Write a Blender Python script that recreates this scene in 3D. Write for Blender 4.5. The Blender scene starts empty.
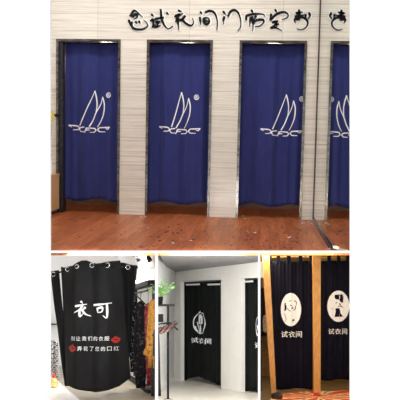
import bpy, bmesh, math, random
from mathutils import Vector, Matrix
random.seed(7)
SC = bpy.context.scene
COL = SC.collection
F = 700.0

# ------------------------------------------------------------------ camera
def _R(a, b, c):
    return Matrix.Rotation(a, 3, 'X') @ Matrix.Rotation(b, 3, 'Y') @ Matrix.Rotation(c, 3, 'Z')
RM = _R(.0891, .0879, .0193)
TV = Vector((-.9855, .1749, 8.5416))
def r2w(v): return Vector((v[0], v[2], -v[1]))
CAM = r2w(-(RM.transposed() @ TV))
EX = r2w(RM.transposed() @ Vector((1, 0, 0)))     # right
EY = r2w(RM.transposed() @ Vector((0, 1, 0)))     # down
EZ = r2w(RM.transposed() @ Vector((0, 0, 1)))     # forward
def C(v): return CAM + EX*v[0] + EY*v[1] + EZ*v[2]
def ray(px, py): return EX*((px-200)/F) + EY*((py-200)/F) + EZ
def at(px, py, d): return CAM + ray(px, py)*d
def hit(px, py, P, N):
    r = ray(px, py)
    return CAM + r*((P-CAM).dot(N)/r.dot(N))
def hitY(px, py, Y=0.0): return hit(px, py, Vector((0, Y, 0)), Vector((0, 1, 0)))
def hitX(px, py, X=0.0): return hit(px, py, Vector((X, 0, 0)), Vector((1, 0, 0)))
def hitZ(px, py, Z=0.0): return hit(px, py, Vector((0, 0, Z)), Vector((0, 0, 1)))
cd = bpy.data.cameras.new('camera'); cam = bpy.data.objects.new('camera', cd); COL.objects.link(cam)
m = Matrix((( EX.x, -EY.x, -EZ.x, CAM.x), (EX.y, -EY.y, -EZ.y, CAM.y), (EX.z, -EY.z, -EZ.z, CAM.z), (0, 0, 0, 1)))
cam.matrix_world = m; cd.sensor_width = 36; cd.lens = F/400*36; cd.clip_end = 200
SC.camera = cam

# ------------------------------------------------------------------ materials
def mat(name, col, rough=.6, metal=0.0, spec=.5, sheen=0.0):
    m = bpy.data.materials.new(name); m.use_nodes = True
    b = m.node_tree.nodes['Principled BSDF']
    b.inputs['Base Color'].default_value = (*col, 1); b.inputs['Roughness'].default_value = rough
    b.inputs['Metallic'].default_value = metal; b.inputs['Specular IOR Level'].default_value = spec
    if sheen: b.inputs['Sheen Weight'].default_value = sheen
    return m
def coords(m, scale=(1, 1, 1), rot=(0, 0, 0), loc=(0, 0, 0)):
    t = m.node_tree; tc = t.nodes.new('ShaderNodeTexCoord'); mp = t.nodes.new('ShaderNodeMapping')
    mp.inputs['Scale'].default_value = scale; mp.inputs['Rotation'].default_value = rot; mp.inputs['Location'].default_value = loc
    t.links.new(tc.outputs['Object'], mp.inputs['Vector']); return mp.outputs['Vector']
def noise(m, vec, scale, detail=4, rough=.6):
    n = m.node_tree.nodes.new('ShaderNodeTexNoise'); n.inputs['Scale'].default_value = scale
    n.inputs['Detail'].default_value = detail; n.inputs['Roughness'].default_value = rough
    m.node_tree.links.new(vec, n.inputs['Vector']); return n.outputs['Fac']
def ramp(m, fac, stops, interp='LINEAR'):
    r = m.node_tree.nodes.new('ShaderNodeValToRGB'); e = r.color_ramp; e.interpolation = interp
    while len(e.elements) < len(stops): e.elements.new(.5)
    for el, (p, c) in zip(e.elements, stops): el.position = p; el.color = (*c, 1)
    m.node_tree.links.new(fac, r.inputs['Fac']); return r.outputs['Color']
def mix(m, a, b, fac, mode='MIX'):
    n = m.node_tree.nodes.new('ShaderNodeMix'); n.data_type = 'RGBA'; n.blend_type = mode
    for s, v in ((n.inputs[0], fac), (n.inputs[6], a), (n.inputs[7], b)):
        if isinstance(v, (int, float)): s.default_value = v
        elif isinstance(v, tuple): s.default_value = (*v, 1)
        else: m.node_tree.links.new(v, s)
    return n.outputs[2]
def setcol(m, out): m.node_tree.links.new(out, m.node_tree.nodes['Principled BSDF'].inputs['Base Color'])
def bump(m, fac, strength=.2, dist=.01):
    b = m.node_tree.nodes.new('ShaderNodeBump'); b.inputs['Strength'].default_value = strength; b.inputs['Distance'].default_value = dist
    m.node_tree.links.new(fac, b.inputs['Height']); m.node_tree.links.new(b.outputs['Normal'], m.node_tree.nodes['Principled BSDF'].inputs['Normal'])

def noisy(name, c1, c2, scale=8, rough=.6, stretch=(1, 1, 1), b=0.0, lo=.35, hi=.65, spec=.5, metal=0):
    m = mat(name, c1, rough, metal, spec); v = coords(m, stretch); n = noise(m, v, scale)
    setcol(m, ramp(m, n, [(lo, c1), (hi, c2)]))
    if b: bump(m, n, b)
    return m
M = {}
M['white'] = noisy('white_paint', (.93, .93, .93), (.95, .95, .95), 30, .8, spec=.1)
M['travertine'] = mm = mat('travertine', (.6, .55, .47), .22, spec=.4)
n1 = noise(mm, coords(mm, (.3, 1, 16)), 2.5, 5, .6); n2 = noise(mm, coords(mm, (.9, 1, 80)), 2.2, 4, .7)
c1 = ramp(mm, n1, [(.3, (.54, .495, .425)), (.45, (.71, .67, .59)), (.55, (.80, .765, .69)), (.72, (.65, .61, .53))])
c2 = ramp(mm, n2, [(.3, (.62, .58, .53)), (.5, (1, 1, 1))])
br = mm.node_tree.nodes.new('ShaderNodeTexBrick'); br.offset = 0
mm.node_tree.links.new(coords(mm, (1, 1, 1), (math.radians(90), 0, 0), (.28, 0, 0)), br.inputs['Vector'])
for k, v in (('Scale', 1), ('Mortar Size', .0025), ('Brick Width', 1.1), ('Row Height', .3), ('Mortar Smooth', .3), ('Bias', 0)): br.inputs[k].default_value = v
br.inputs['Color1'].default_value = (1, 1, 1, 1); br.inputs['Color2'].default_value = (.93, .93, .93, 1); br.inputs['Mortar'].default_value = (.6, .56, .5, 1)
setcol(mm, mix(mm, mix(mm, c1, c2, .75, 'MULTIPLY'), br.outputs['Color'], 1.0, 'MULTIPLY'))
M['woodfloor'] = mm = mat('laminate_floor', (.4, .13, .06), .38, spec=.22)
br = mm.node_tree.nodes.new('ShaderNodeTexBrick'); br.offset = .37
mm.node_tree.links.new(coords(mm, (1, 1, 1), (0, 0, math.radians(90))), br.inputs['Vector'])
for k, v in (('Scale', 1), ('Mortar Size', .0018), ('Brick Width', 1.2), ('Row Height', .095), ('Mortar Smooth', .2), ('Bias', 0)): br.inputs[k].default_value = v
br.inputs['Color1'].default_value = (.54, .175, .062, 1); br.inputs['Color2'].default_value = (.38, .108, .034, 1); br.inputs['Mortar'].default_value = (.17, .05, .025, 1)
gr = ramp(mm, noise(mm, coords(mm, (22, 1.6, 1)), 2.0, 6, .7), [(.3, (.5, .44, .4)), (.7, (1.3, 1.25, 1.2))])
setcol(mm, mix(mm, br.outputs['Color'], gr, 1.0, 'MULTIPLY'))
M['navy'] = mm = mat('navy_cloth', (.02, .026, .13), .75, spec=.15, sheen=.15)
setcol(mm, ramp(mm, noise(mm, coords(mm, (1, 1, .4)), 6), [(.3, (.021, .028, .135)), (.7, (.027, .036, .165))])); bump(mm, noise(mm, coords(mm, (1, 1, 1)), 400, 2), .1, .002)
M['print'] = noisy('white_print', (.92, .93, .95), (.95, .95, .96), 40, .7)
M['steel'] = noisy('brushed_steel', (.07, .065, .06), (.26, .24, .22), 9, .22, (1, 1, 4), metal=1)
M['blackmetal'] = noisy('black_metal', (.008, .008, .009), (.014, .014, .015), 20, .6, spec=.15)
M['blackjamb'] = noisy('black_gloss', (.010, .010, .012), (.018, .018, .02), 9, .25)
M['signblack'] = noisy('black_acrylic', (.008, .008, .009), (.012, .012, .012), 20, .7, spec=.1)
M['signback'] = noisy('clear_white_backing', (.93, .93, .91), (.95, .95, .94), 20, .4)
M['mirror'] = mat('mirror_glass', (.82, .86, .83), .015, 1.0)
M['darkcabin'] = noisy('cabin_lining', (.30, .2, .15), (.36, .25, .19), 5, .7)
M['tan'] = noisy('tan_wood', (.62, .36, .16), (.70, .42, .20), 4, .45, (8, 8, 1), .05)
M['yellow'] = noisy('yellow_petals', (.75, .62, .03), (.9, .8, .1), 30, .5)
M['leaf'] = noisy('leaf', (.13, .33, .07), (.30, .55, .16), 25, .5)
M['litter_dark'] = noisy('dark_scrap', (.015, .008, .01), (.04, .015, .015), 60, .4)
M['litter_pale'] = noisy('pale_scrap', (.65, .6, .55), (.8, .78, .75), 60, .4)
M['black'] = noisy('black_cloth', (.010, .010, .011), (.017, .017, .018), 5, .8, (1, 1, .4), spec=.2)
M['black2'] = noisy('soft_black_cloth', (.0045, .006, .005), (.008, .010, .009), 5, .8, (1, 1, .4), spec=.12)
M['inky'] = noisy('inky_cloth', (.0035, .0035, .010), (.006, .006, .015), 5, .8, (1, 1, .4), spec=.12)
M['chrome'] = mat('chrome', (.85, .85, .85), .12, 1.0)
M['lip'] = noisy('lip_red', (.55, .03, .02), (.35, .01, .01), 60, .6, lo=.4, hi=.6)
M['wallwhite'] = noisy('plaster_white', (.84, .835, .82), (.87, .865, .85), 6, .8)
M['wallcream'] = noisy('plaster_cream', (.74, .72, .665), (.78, .76, .71), 4, .8)
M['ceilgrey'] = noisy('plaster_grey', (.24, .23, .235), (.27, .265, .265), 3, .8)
M['floorbeige'] = noisy('beige_floor_tile', (.27, .22, .155), (.32, .27, .195), 4, .35, b=.02)
M['floorpale'] = noisy('pale_floor_tile', (.72, .66, .56), (.80, .75, .66), 4, .35)
M['rod'] = mat('white_rod', (.8, .8, .8), .3)
M['oak'] = mm = mat('golden_oak', (.6, .32, .08), .45)
setcol(mm, ramp(mm, noise(mm, coords(mm, (25, 25, 1.5)), 2, 5), [(.3, (.50, .225, .045)), (.6, (.66, .33, .085)), (.8, (.72, .40, .13))]))
M['pinkwood'] = noisy('brown_pink_wood', (.16, .075, .055), (.36, .21, .17), 30, .4)
M['darkwood'] = noisy('dark_wood', (.035, .02, .018), (.07, .04, .03), 20, .4)
M['hat'] = noisy('dusty_pink_felt', (.50, .25, .2), (.6, .34, .27), 20, .8)
M['tabletop'] = noisy('white_lacquer', (.9, .9, .89), (.93, .93, .92), 5, .25)
M['gold'] = noisy('gold', (.75, .48, .14), (.95, .75, .35), 25, .25, metal=.7)
M['red'] = noisy('red_enamel', (.5, .04, .03), (.6, .06, .04), 10, .3)
M['poster'] = noisy('beige_board', (.55, .45, .36), (.65, .55, .45), 8, .7)
def pattern(name, stops, scale=40, kind='noise', rough=.8, stretch=(1, 1, 1)):
    m = mat(name, stops[0][1], rough, spec=.15); v = coords(m, stretch)
    if kind == 'noise': f = noise(m, v, scale, 3, .6)
    else:
        n = m.node_tree.nodes.new('ShaderNodeTexVoronoi'); n.inputs['Scale'].default_value = scale
        m.node_tree.links.new(v, n.inputs['Vector']); f = n.outputs['Distance']
    setcol(m, ramp(m, f, stops, 'CONSTANT' if kind != 'noise' else 'LINEAR')); return m
M['florablack'] = pattern('black_print_fabric', [(0, (.013, .012, .015)), (.56, (.013, .012, .015)), (.66, (.10, .085, .085)), (.74, (.05, .02, .03))], 26)
M['dotblack'] = pattern('black_white_print', [(0, (.012, .012, .014)), (.57, (.012, .012, .014)), (.64, (.5, .5, .5))], 34)
M['burgundy'] = pattern('burgundy_print', [(0, (.05, .008, .012)), (.5, (.22, .025, .04)), (.62, (.42, .12, .08))], 30)
M['mustard'] = pattern('mustard_print', [(.3, (.12, .05, .01)), (.45, (.38, .17, .03)), (.6, (.50, .26, .06)), (.72, (.2, .07, .02))], 34)
M['gingham'] = mm = mat('gingham', (.5, .5, .5), .8)
ch = mm.node_tree.nodes.new('ShaderNodeTexChecker'); ch.inputs['Scale'].default_value = 62
ch.inputs['Color1'].default_value = (.95, .95, .95, 1); ch.inputs['Color2'].default_value = (.02, .02, .03, 1)
mm.node_tree.links.new(coords(mm), ch.inputs['Vector']); setcol(mm, ch.outputs['Color'])
M['warmwall'] = noisy('ochre_wall', (.42, .32, .10), (.55, .43, .17), 5, .7)
M['shopbrown'] = noisy('brown_panel', (.20, .10, .04), (.38, .22, .09), 5, .6, (1, 1, 3))
M['shopfloor'] = noisy('shop_floor', (.12, .075, .035), (.2, .13, .06), 8, .45)
M['coat'] = noisy('dark_coat', (.010, .008, .010), (.03, .02, .02), 20, .8)

# ------------------------------------------------------------------ mesh helpers
class MB:
    def __init__(s): s.v = []; s.f = []
    def add(s, vs, fs):
        o = len(s.v); s.v += [Vector(v) for v in vs]; s.f += [tuple(i+o for i in f) for f in fs]; return s
    def hexa(s, a, b):    # two matching loops of n points
        n = len(a)
        s.add(list(a)+list(b), [tuple(range(n))[::-1], tuple(range(n, 2*n))] + [(i, (i+1) % n, (i+1) % n+n, i+n) for i in range(n)]); return s
    def box(s, lo, hi):
        x0, y0, z0 = lo; x1, y1, z1 = hi
        return s.hexa([(x0, y0, z0), (x1, y0, z0), (x1, y1, z0), (x0, y1, z0)], [(x0, y0, z1), (x1, y0, z1), (x1, y1, z1), (x0, y1, z1)])
    def prism(s, pts, off):
        return s.hexa([Vector(p) for p in pts], [Vector(p)+off for p in pts])
    def tube(s, pts, r, n=10, caps=True):
        pts = [Vector(p) for p in pts]; rs = r if isinstance(r, (list, tuple)) else [r]*len(pts); rings = []
        prev = None
        for i, p in enumerate(pts):
            d = (pts[min(i+1, len(pts)-1)]-pts[max(i-1, 0)]).normalized()
            if prev is None:
                up = Vector((0, 0, 1)) if abs(d.z) < .9 else Vector((1, 0, 0)); a = d.cross(up).normalized()
            else: a = (prev - d*prev.dot(d)).normalized()
            prev = a; b = d.cross(a)
            rings.append([p + (a*math.cos(2*math.pi*k/n)+b*math.sin(2*math.pi*k/n))*rs[i] for k in range(n)])
        o = len(s.v); vs = [q for rg in rings for q in rg]; fs = []
        for i in range(len(rings)-1):
            for k in range(n): fs.append((i*n+k, i*n+(k+1) % n, (i+1)*n+(k+1) % n, (i+1)*n+k))
        if caps: fs += [tuple(range(n))[::-1], tuple(range((len(rings)-1)*n, len(rings)*n))]
        return s.add(vs, fs)
    def rings(s, rings, closed=True):
        n = len(rings[0]); fs = []
        for i in range(len(rings)-1):
            for k in range(n): fs.append((i*n+k, i*n+(k+1) % n, (i+1)*n+(k+1) % n, (i+1)*n+k))
        if closed: fs += [tuple(range(n))[::-1], tuple(range((len(rings)-1)*n, len(rings)*n))]
        return s.add([q for r in rings for q in r], fs)
    def build(s, name, m, parent=None, smooth=False, clipx=None):
        me = bpy.data.meshes.new(name)
        vs = s.v
        o = bpy.data.objects.new(name, me); COL.objects.link(o)
        cen = Vector((0, 0, 0))
        if parent is None and vs:
            xs = [v.x for v in vs]; ys = [v.y for v in vs]; zs = [v.z for v in vs]
            cen = Vector(((min(xs)+max(xs))/2, (min(ys)+max(ys))/2, min(zs)))
            if name.startswith(('wall', 'floor', 'ceiling')): cen = Vector((0, 0, 0))
        if parent is not None: cen = PL[parent.name]
        me.from_pydata([v-cen for v in vs], [], s.f)
        bm = bmesh.new(); bm.from_mesh(me); 
        if clipx is not None:
            bmesh.ops.bisect_plane(bm, geom=bm.verts[:]+bm.edges[:]+bm.faces[:], plane_co=CAM-cen, plane_no=ray(clipx, 100).cross(ray(clipx, 300)).normalized()*(-1 if ray(clipx, 100).cross(ray(clipx, 300)).dot(EX) < 0 else 1), clear_outer=True)
        bmesh.ops.recalc_face_normals(bm, faces=bm.faces[:]); bm.to_mesh(me); bm.free()
        me.materials.append(m)
        if smooth:
            for p in me.polygons: p.use_smooth = True
        if parent is not None: o.parent = parent
        else: o.location = cen
        PL[o.name] = cen
        return o
PL = {}
def tag(o, label, cat, group=None, kind=None):
    o['label'] = label; o['category'] = cat
    if group: o['group'] = group
    if kind: o['kind'] = kind
    return o
def thing(name, label, cat, loc, group=None):
    o = bpy.data.objects.new(name, None); COL.objects.link(o); o.location = loc; o.empty_display_size = .05; PL[o.name] = Vector(loc)
    return tag(o, label, cat, group)
def struct(o, label=None):
    o['kind'] = 'structure'
    if label: o['label'] = label
    return o
def catmull(pts, n=6):
    P = [Vector(p) for p in pts]
    if len(P) < 3: return [P[0].lerp(P[-1], t/4) for t in range(5)]
    P = [P[0]*2-P[1]] + P + [P[-1]*2-P[-2]]; out = []
    for i in range(1, len(P)-2):
        for k in range(n):
            t = k/n; a, b, c, d = P[i-1:i+3]
            out.append(.5*((2*b)+(c-a)*t+(2*a-5*b+4*c-d)*t*t+(3*b-a-3*c+d)*t**3))
    out.append(P[-2]); return out
def dens(P):
    o = []
    for a, b in zip(P, P[1:]):
        o += [a.lerp(b, t/5) for t in range(5)]
    return o+[P[-1]]
def ribbon(mb, pts, hw, fn, off, smooth=True, brush=False):
    """raised stroke: pixel polyline, half width, map function, thickness vector"""
    p = catmull([(x, y, 0) for x, y in pts]) if smooth else dens([Vector((x, y, 0)) for x, y in pts])
    L, Rr = [], []
    n = len(p)
    for i, q in enumerate(p):
        d = p[min(i+1, n-1)]-p[max(i-1, 0)]
        if d.length < 1e-6: d = Vector((1, 0, 0))
        d.normalize(); t = i/(n-1)
        w = hw*(1-.45*t*t) * (1 if not brush else (.75+.45*math.sin(math.pi*min(1, t*1.3+.15))))
        if i == 0: q = q-d*hw*.5
        if i == n-1: q = q+d*hw*.5
        nn = Vector((-d.y, d.x, 0))*w
        L.append(fn(q.x+nn.x, q.y+nn.y)); Rr.append(fn(q.x-nn.x, q.y-nn.y))
    for i in range(n-1):
        a = [L[i], L[i+1], Rr[i+1], Rr[i]]
        mb.prism(a, off)
    return mb
def ell(cx, cy, rx, ry, n=24, a0=0): return [(cx+rx*math.cos(a0+2*math.pi*i/n), cy+ry*math.sin(a0+2*math.pi*i/n)) for i in range(n)]
def fillpoly(mb, pts, fn, off): return mb.prism([fn(*p) for p in pts], off)
def textmb(txt, cx, cy, size, fn, off, bold=.0, sx=1.0, spacing=1.0):
    """lettering from a font, mapped onto a surface; cx,cy centre, size height"""
    cu = bpy.data.curves.new('lettering', 'FONT'); cu.body = txt; cu.size = 1; cu.align_x = 'CENTER'; cu.align_y = 'CENTER'
    cu.offset = bold; cu.space_character = spacing; cu.resolution_u = 2
    o = bpy.data.objects.new('lettering', cu); COL.objects.link(o)
    bpy.context.view_layer.update()
    dg = bpy.context.evaluated_depsgraph_get(); me = bpy.data.meshes.new_from_object(o.evaluated_get(dg))
    mb = MB()
    vs = [v.co.copy() for v in me.vertices]; fs = [tuple(p.vertices) for p in me.polygons]
    if vs:
        xs = [v.x for v in vs]; ys = [v.y for v in vs]; mx = (min(xs)+max(xs))/2; my = (min(ys)+max(ys))/2; h = max(ys)-min(ys)
        k = size/h
        mb.add([fn(cx+(v.x-mx)*k*sx, cy-(v.y-my)*k)+off for v in vs], fs)
    bpy.data.objects.remove(o); bpy.data.curves.remove(cu); bpy.data.meshes.remove(me)
    return mb
def textchars(txt, cx, cy, em, adv, fn, off, par, bold=.0, dy=0.0, sx=1.0, clipx=None):
    """one part per character, drawn from a font onto a surface"""
    for k, c_ in enumerate(txt):
        dx = (k-(len(txt)-1)/2)*adv
        if clipx and cx+dx-em*.5 > clipx: continue
        mb = textmb(c_, cx+dx, cy+dy*dx, em*.92, fn, off, bold, sx)
        if mb.v: mb.build('printed_character', M['print'], par, False, clipx)
def cloth(top, bot, fn, fold, nrm, name, m, parent, nu=90, nv=24, thick=.004):
    """hanging sheet; top/bot give pixel points by u; fold(px,py,v) metres along nrm"""
    mb = MB(); g = []
    for j in range(nv+1):
        v = j/nv
        for i in range(nu+1):
            u = i/nu; a = top(u); b = bot(u); x = a[0]+(b[0]-a[0])*v; y = a[1]+(b[1]-a[1])*v
            g.append(fn(x, y)+nrm*fold(x, y))
    W = nu+1; back = [p+nrm*thick for p in g]; N = len(g); fs = []
    for j in range(nv):
        for i in range(nu):
            a = j*W+i; fs.append((a, a+1, a+W+1, a+W)); fs.append((N+a, N+a+W, N+a+W+1, N+a+1))
    edge = [i for i in range(W)] + [j*W+nu for j in range(1, nv+1)] + [nv*W+i for i in range(nu-1, -1, -1)] + [j*W for j in range(nv-1, 0, -1)]
    for k in range(len(edge)):
        a, b = edge[k], edge[(k+1) % len(edge)]; fs.append((b, a, a+N, b+N))
    mb.add(g+back, fs); return mb.build(name, m, parent, True)
def interp(pts):
    def f(x):
        if x <= pts[0][0]: return pts[0][1]
        for (a, b), (c, d) in zip(pts, pts[1:]):
            if x <= c:
                t = (x-a)/(c-a); return b+(d-b)*t
        return pts[-1][1]
    return f

# ================================================================== THE FRONT WALL
YF = hitX(351.5, 250, 2.3411).y - .02
def fw(x, y): return hitY(x, y, YF)
mb = MB(); TH = Vector((0, .025, 0))
for x0, y0, x1, y1 in ((-300, -260, 50, 660), (350, -260, 700, 660), (50, -260, 350, -12), (50, 251, 350, 253), (155, 253, 157.6, 404), (258, 253, 260.4, 404), (50, 404, 350, 660)):
    mb.prism([fw(x0, y0), fw(x1, y0), fw(x1, y1), fw(x0, y1)], TH)
struct(mb.build('wall_front', M['white']))
Y0 = YF+.025

# ================================================================== ROOM 1: TRAVERTINE WALL WITH NAVY CURTAINS
W = .7856; A = .3167; Pp = 1.1023; H = 2.1; MX = 2.3411
doors = [(-W, 0), (A, A+W), (A+Pp, A+Pp+W)]
mb = MB(); TK = .17; WH = 2.95
xs = [-1.25, -W, 0, A, A+W, A+Pp, A+Pp+W, MX+.06]
for i in range(0, 8, 2): mb.box((xs[i], 0, 0), (xs[i+1], TK, H))
mb.box((xs[0], 0, H), (xs[-1], TK, WH))
struct(mb.build('wall_back', M['travertine']))
mb = MB(); fl = [hitZ(10, 252.9, 0), hitZ(372, 252.9, 0)]
mb.prism([Vector((-1.25, 1.25, 0)), Vector((-1.25, fl[0].y-.05, 0)), Vector((fl[0].x, fl[0].y, 0)), Vector((fl[1].x, fl[1].y, 0)), Vector((MX+.4, 1.25, 0))], Vector((0, 0, -.02))); struct(mb.build('floor', M['woodfloor']))
mb = MB(); mb.box((-1.25, Y0, WH), (MX+.06, 1.25, WH+.03)); struct(mb.build('ceiling', M['white']))
mb = MB(); mb.box((-1.28, Y0, -.03), (-1.25, 1.25, WH)); struct(mb.build('wall_left', M['white']))
MZ = 2.9
q0 = hitY(352, 251.2, Y0); m1 = Vector((MX, Y0+.002, q0.z)); m2 = hitX(331, 251.2, MX)
def sidepoly(x, z0, z1, y1=-.03): return [Vector((x, y1, z0)), Vector((x, m2.y+.05, z0)), Vector((x, m1.y, m1.z)) , Vector((x, m1.y, z1)), Vector((x, y1, z1))]
mb = MB(); mb.prism(sidepoly(MX+.012, 0, WH, 0), Vector((.05, 0, 0))); struct(mb.build('wall_right', M['white']))
mb = MB()
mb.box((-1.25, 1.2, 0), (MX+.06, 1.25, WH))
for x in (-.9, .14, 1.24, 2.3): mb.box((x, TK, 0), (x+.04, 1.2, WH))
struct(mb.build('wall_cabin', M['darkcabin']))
# steel door linings
for i, (a, b) in enumerate(doors):
    t = .028
    mb = MB(); y0, y1 = -.012, TK+.01
    mb.box((a, y0, 0), (a+t, .02, H)); mb.box((b-t, y0, 0), (b, .02, H)); mb.box((a+t, y0, H-t), (b-t, .02, H))
    o = struct(mb.build('door_%d' % (i+1), M['steel']))
    mb = MB(); tt = .012
    w_l = .075 if i == 0 else .012
    mb.box((a+.001, .021, 0), (a+w_l, y1, H-.001)); mb.box((b-tt, .021, 0), (b-.001, y1, H-.001)); mb.box((a+w_l, .021, H-tt), (b-tt, y1, H-.001))
    mb.build('door_lining', M['blackjamb'], o)
# curtains
YC = .115
EMB_S1 = [(145, 278), (165, 215), (185, 145), (210, 50)]
EMB_S1b = [(210, 50), (220, 90), (225, 140), (218, 195)]
EMB_S2 = [(175, 285), (200, 240), (218, 195), (245, 140), (258, 90)]
EMB_S2b = [(258, 90), (269, 140), (264, 200), (247, 250), (228, 288)]
HULL = [[(61, 278), (79, 289)], [(61, 277), (112, 281), (124, 286), (131, 295), (121, 307), (92, 308)],
        [(167, 290), (142, 292), (131, 304), (142, 319), (168, 321)], [(183, 297), (212, 296)], [(178, 310), (204, 309)], [(184, 297), (172, 325)],
        [(212, 297), (238, 299), (248, 311), (237, 324), (208, 325)], [(335, 291), (268, 294), (256, 307), (268, 321), (303, 322)], [(335, 291), (322, 305), (308, 300)]]
def make_curtain(i, a, b, hem, dx, dy, s1, label, dh):
    random.seed(20+i); ph = random.random()*6
    def fold(X, z):
        k = .35+.65*min(1, max(0, (2.1-z)/1.2))
        return k*(.020*math.sin(X*17+ph)+.011*math.sin(X*41+ph*2)+.006*math.sin(X*67+1)) + .010*math.sin(X*9+z*2.2+ph)
    t = thing('changing_room_curtain', label, 'curtain', (.5*(a+b), YC, hem), 'navy changing room curtains')
    mb = MB(); nu, nv = 120, 40; g = []
    x0, x1 = a+(.078 if i == 0 else .014), b-.014
    for j in range(nv+1):
        for k in range(nu+1):
            X = x0+(x1-x0)*k/nu; hz = hem+.018*math.sin(X*13+ph)-(0.012 if k in (0, nu) else 0); z = H-.02+(hz-H+.02)*j/nv
            g.append(Vector((X, YC+fold(X, z), z)))
    Wd = nu+1; N = len(g); back = [p+Vector((0, .005, 0)) for p in g]; fs = []
    for j in range(nv):
        for k in range(nu):
            q = j*Wd+k; fs += [(q, q+1, q+Wd+1, q+Wd), (N+q, N+q+Wd, N+q+Wd+1, N+q+1)]
    for k in range(nu): fs += [(k, k+1, N+k+1, N+k), (nv*Wd+k, nv*Wd+k+1, N+nv*Wd+k+1, N+nv*Wd+k)]
    for j in range(nv): fs += [(j*Wd, (j+1)*Wd, N+(j+1)*Wd, N+j*Wd), (j*Wd+nu, (j+1)*Wd+nu, N+(j+1)*Wd+nu, N+j*Wd+nu)]
    mb.add(g+back, fs); mb.build('cloth', M['navy'], t, True)
    mb = MB(); mb.tube([(a+.02, YC+.003, H-.035), (b-.02, YC+.003, H-.035)], .008); mb.build('curtain_rod', M['blackmetal'], t)
    def fn(cx, cy):
        p = hitY(150+cx/6.667+dx, 85+cy/6.667+dy, YC); p.y = YC+fold(p.x, p.z)-.0045; return p
    off = Vector((0, .0025, 0)); mb = MB(); hw = 3.9
    def sp(pts, s=0):
        q = []
        for x, y in pts: q.append((x+s*(y-50)/235, y))
        return q
    ribbon(mb, sp(EMB_S1, s1), hw, fn, off); ribbon(mb, EMB_S1b, hw*1.1, fn, off); ribbon(mb, EMB_S2, hw, fn, off); ribbon(mb, EMB_S2b, hw, fn, off)
    for s in HULL: ribbon(mb, [(x+dh, y) for x, y in s], 3.9, fn, off, False)
    mb.build('sailboat_emblem', M['print'], t)
    mb = MB(); c = ((297, 76), (311, 82), (312, 78))[i]
    ribbon(mb, ell(c[0], c[1], 15, 16, 14)+[ell(c[0], c[1], 15, 16, 14)[0]], 2.6, fn, off, False)
    for s in ([(c[0]-5, c[1]+9), (c[0]-5, c[1]-8), (c[0]+5, c[1]-6), (c[0]+4, c[1]), (c[0]-4, c[1]+1)], [(c[0], c[1]+1), (c[0]+7, c[1]+9)]): ribbon(mb, s, 2.3, fn, off, False)
    mb.build('registered_mark', M['print'], t)
make_curtain(0, *doors[0], .155, -86.3, -1.4, -40, 'navy curtain with white sailboat emblem in the leftmost doorway, next to tan cabinet', -29)
make_curtain(1, *doors[1], .145, 0, 0, 0, 'navy curtain with white sailboat emblem in the middle doorway between two stone pillars', 0)
make_curtain(2, *doors[2], .15, 104.9, 2.3, -28, 'navy curtain with white sailboat emblem in the doorway nearest the wall mirror', -22)
# wall mirror on the right
t = thing('wall_mirror', 'tall frameless wall mirror on the right reflecting the stone wall and curtain', 'mirror', (MX, -1.2, 0))
mb = MB(); mb.prism(sidepoly(MX, .035, MZ), Vector((.010, 0, 0))); mb.build('mirror_glass', M['mirror'], t)
mb = MB(); mb.box((MX-.008, -.03, 0), (MX+.006, -.001, 2.9)); mb.build('edge_trim', M['darkwood'], t)
mb = MB(); mb.box((MX-.012, m2.y-.04, .0), (MX+.010, -.03, .035)); mb.build('base_trim', M['blackjamb'], t)
mb = MB(); mb.box((MX-.020, m2.y+.02, .0), (MX-.012, -.03, .006)); mb.build('silver_edge', M['chrome'], t)
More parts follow.
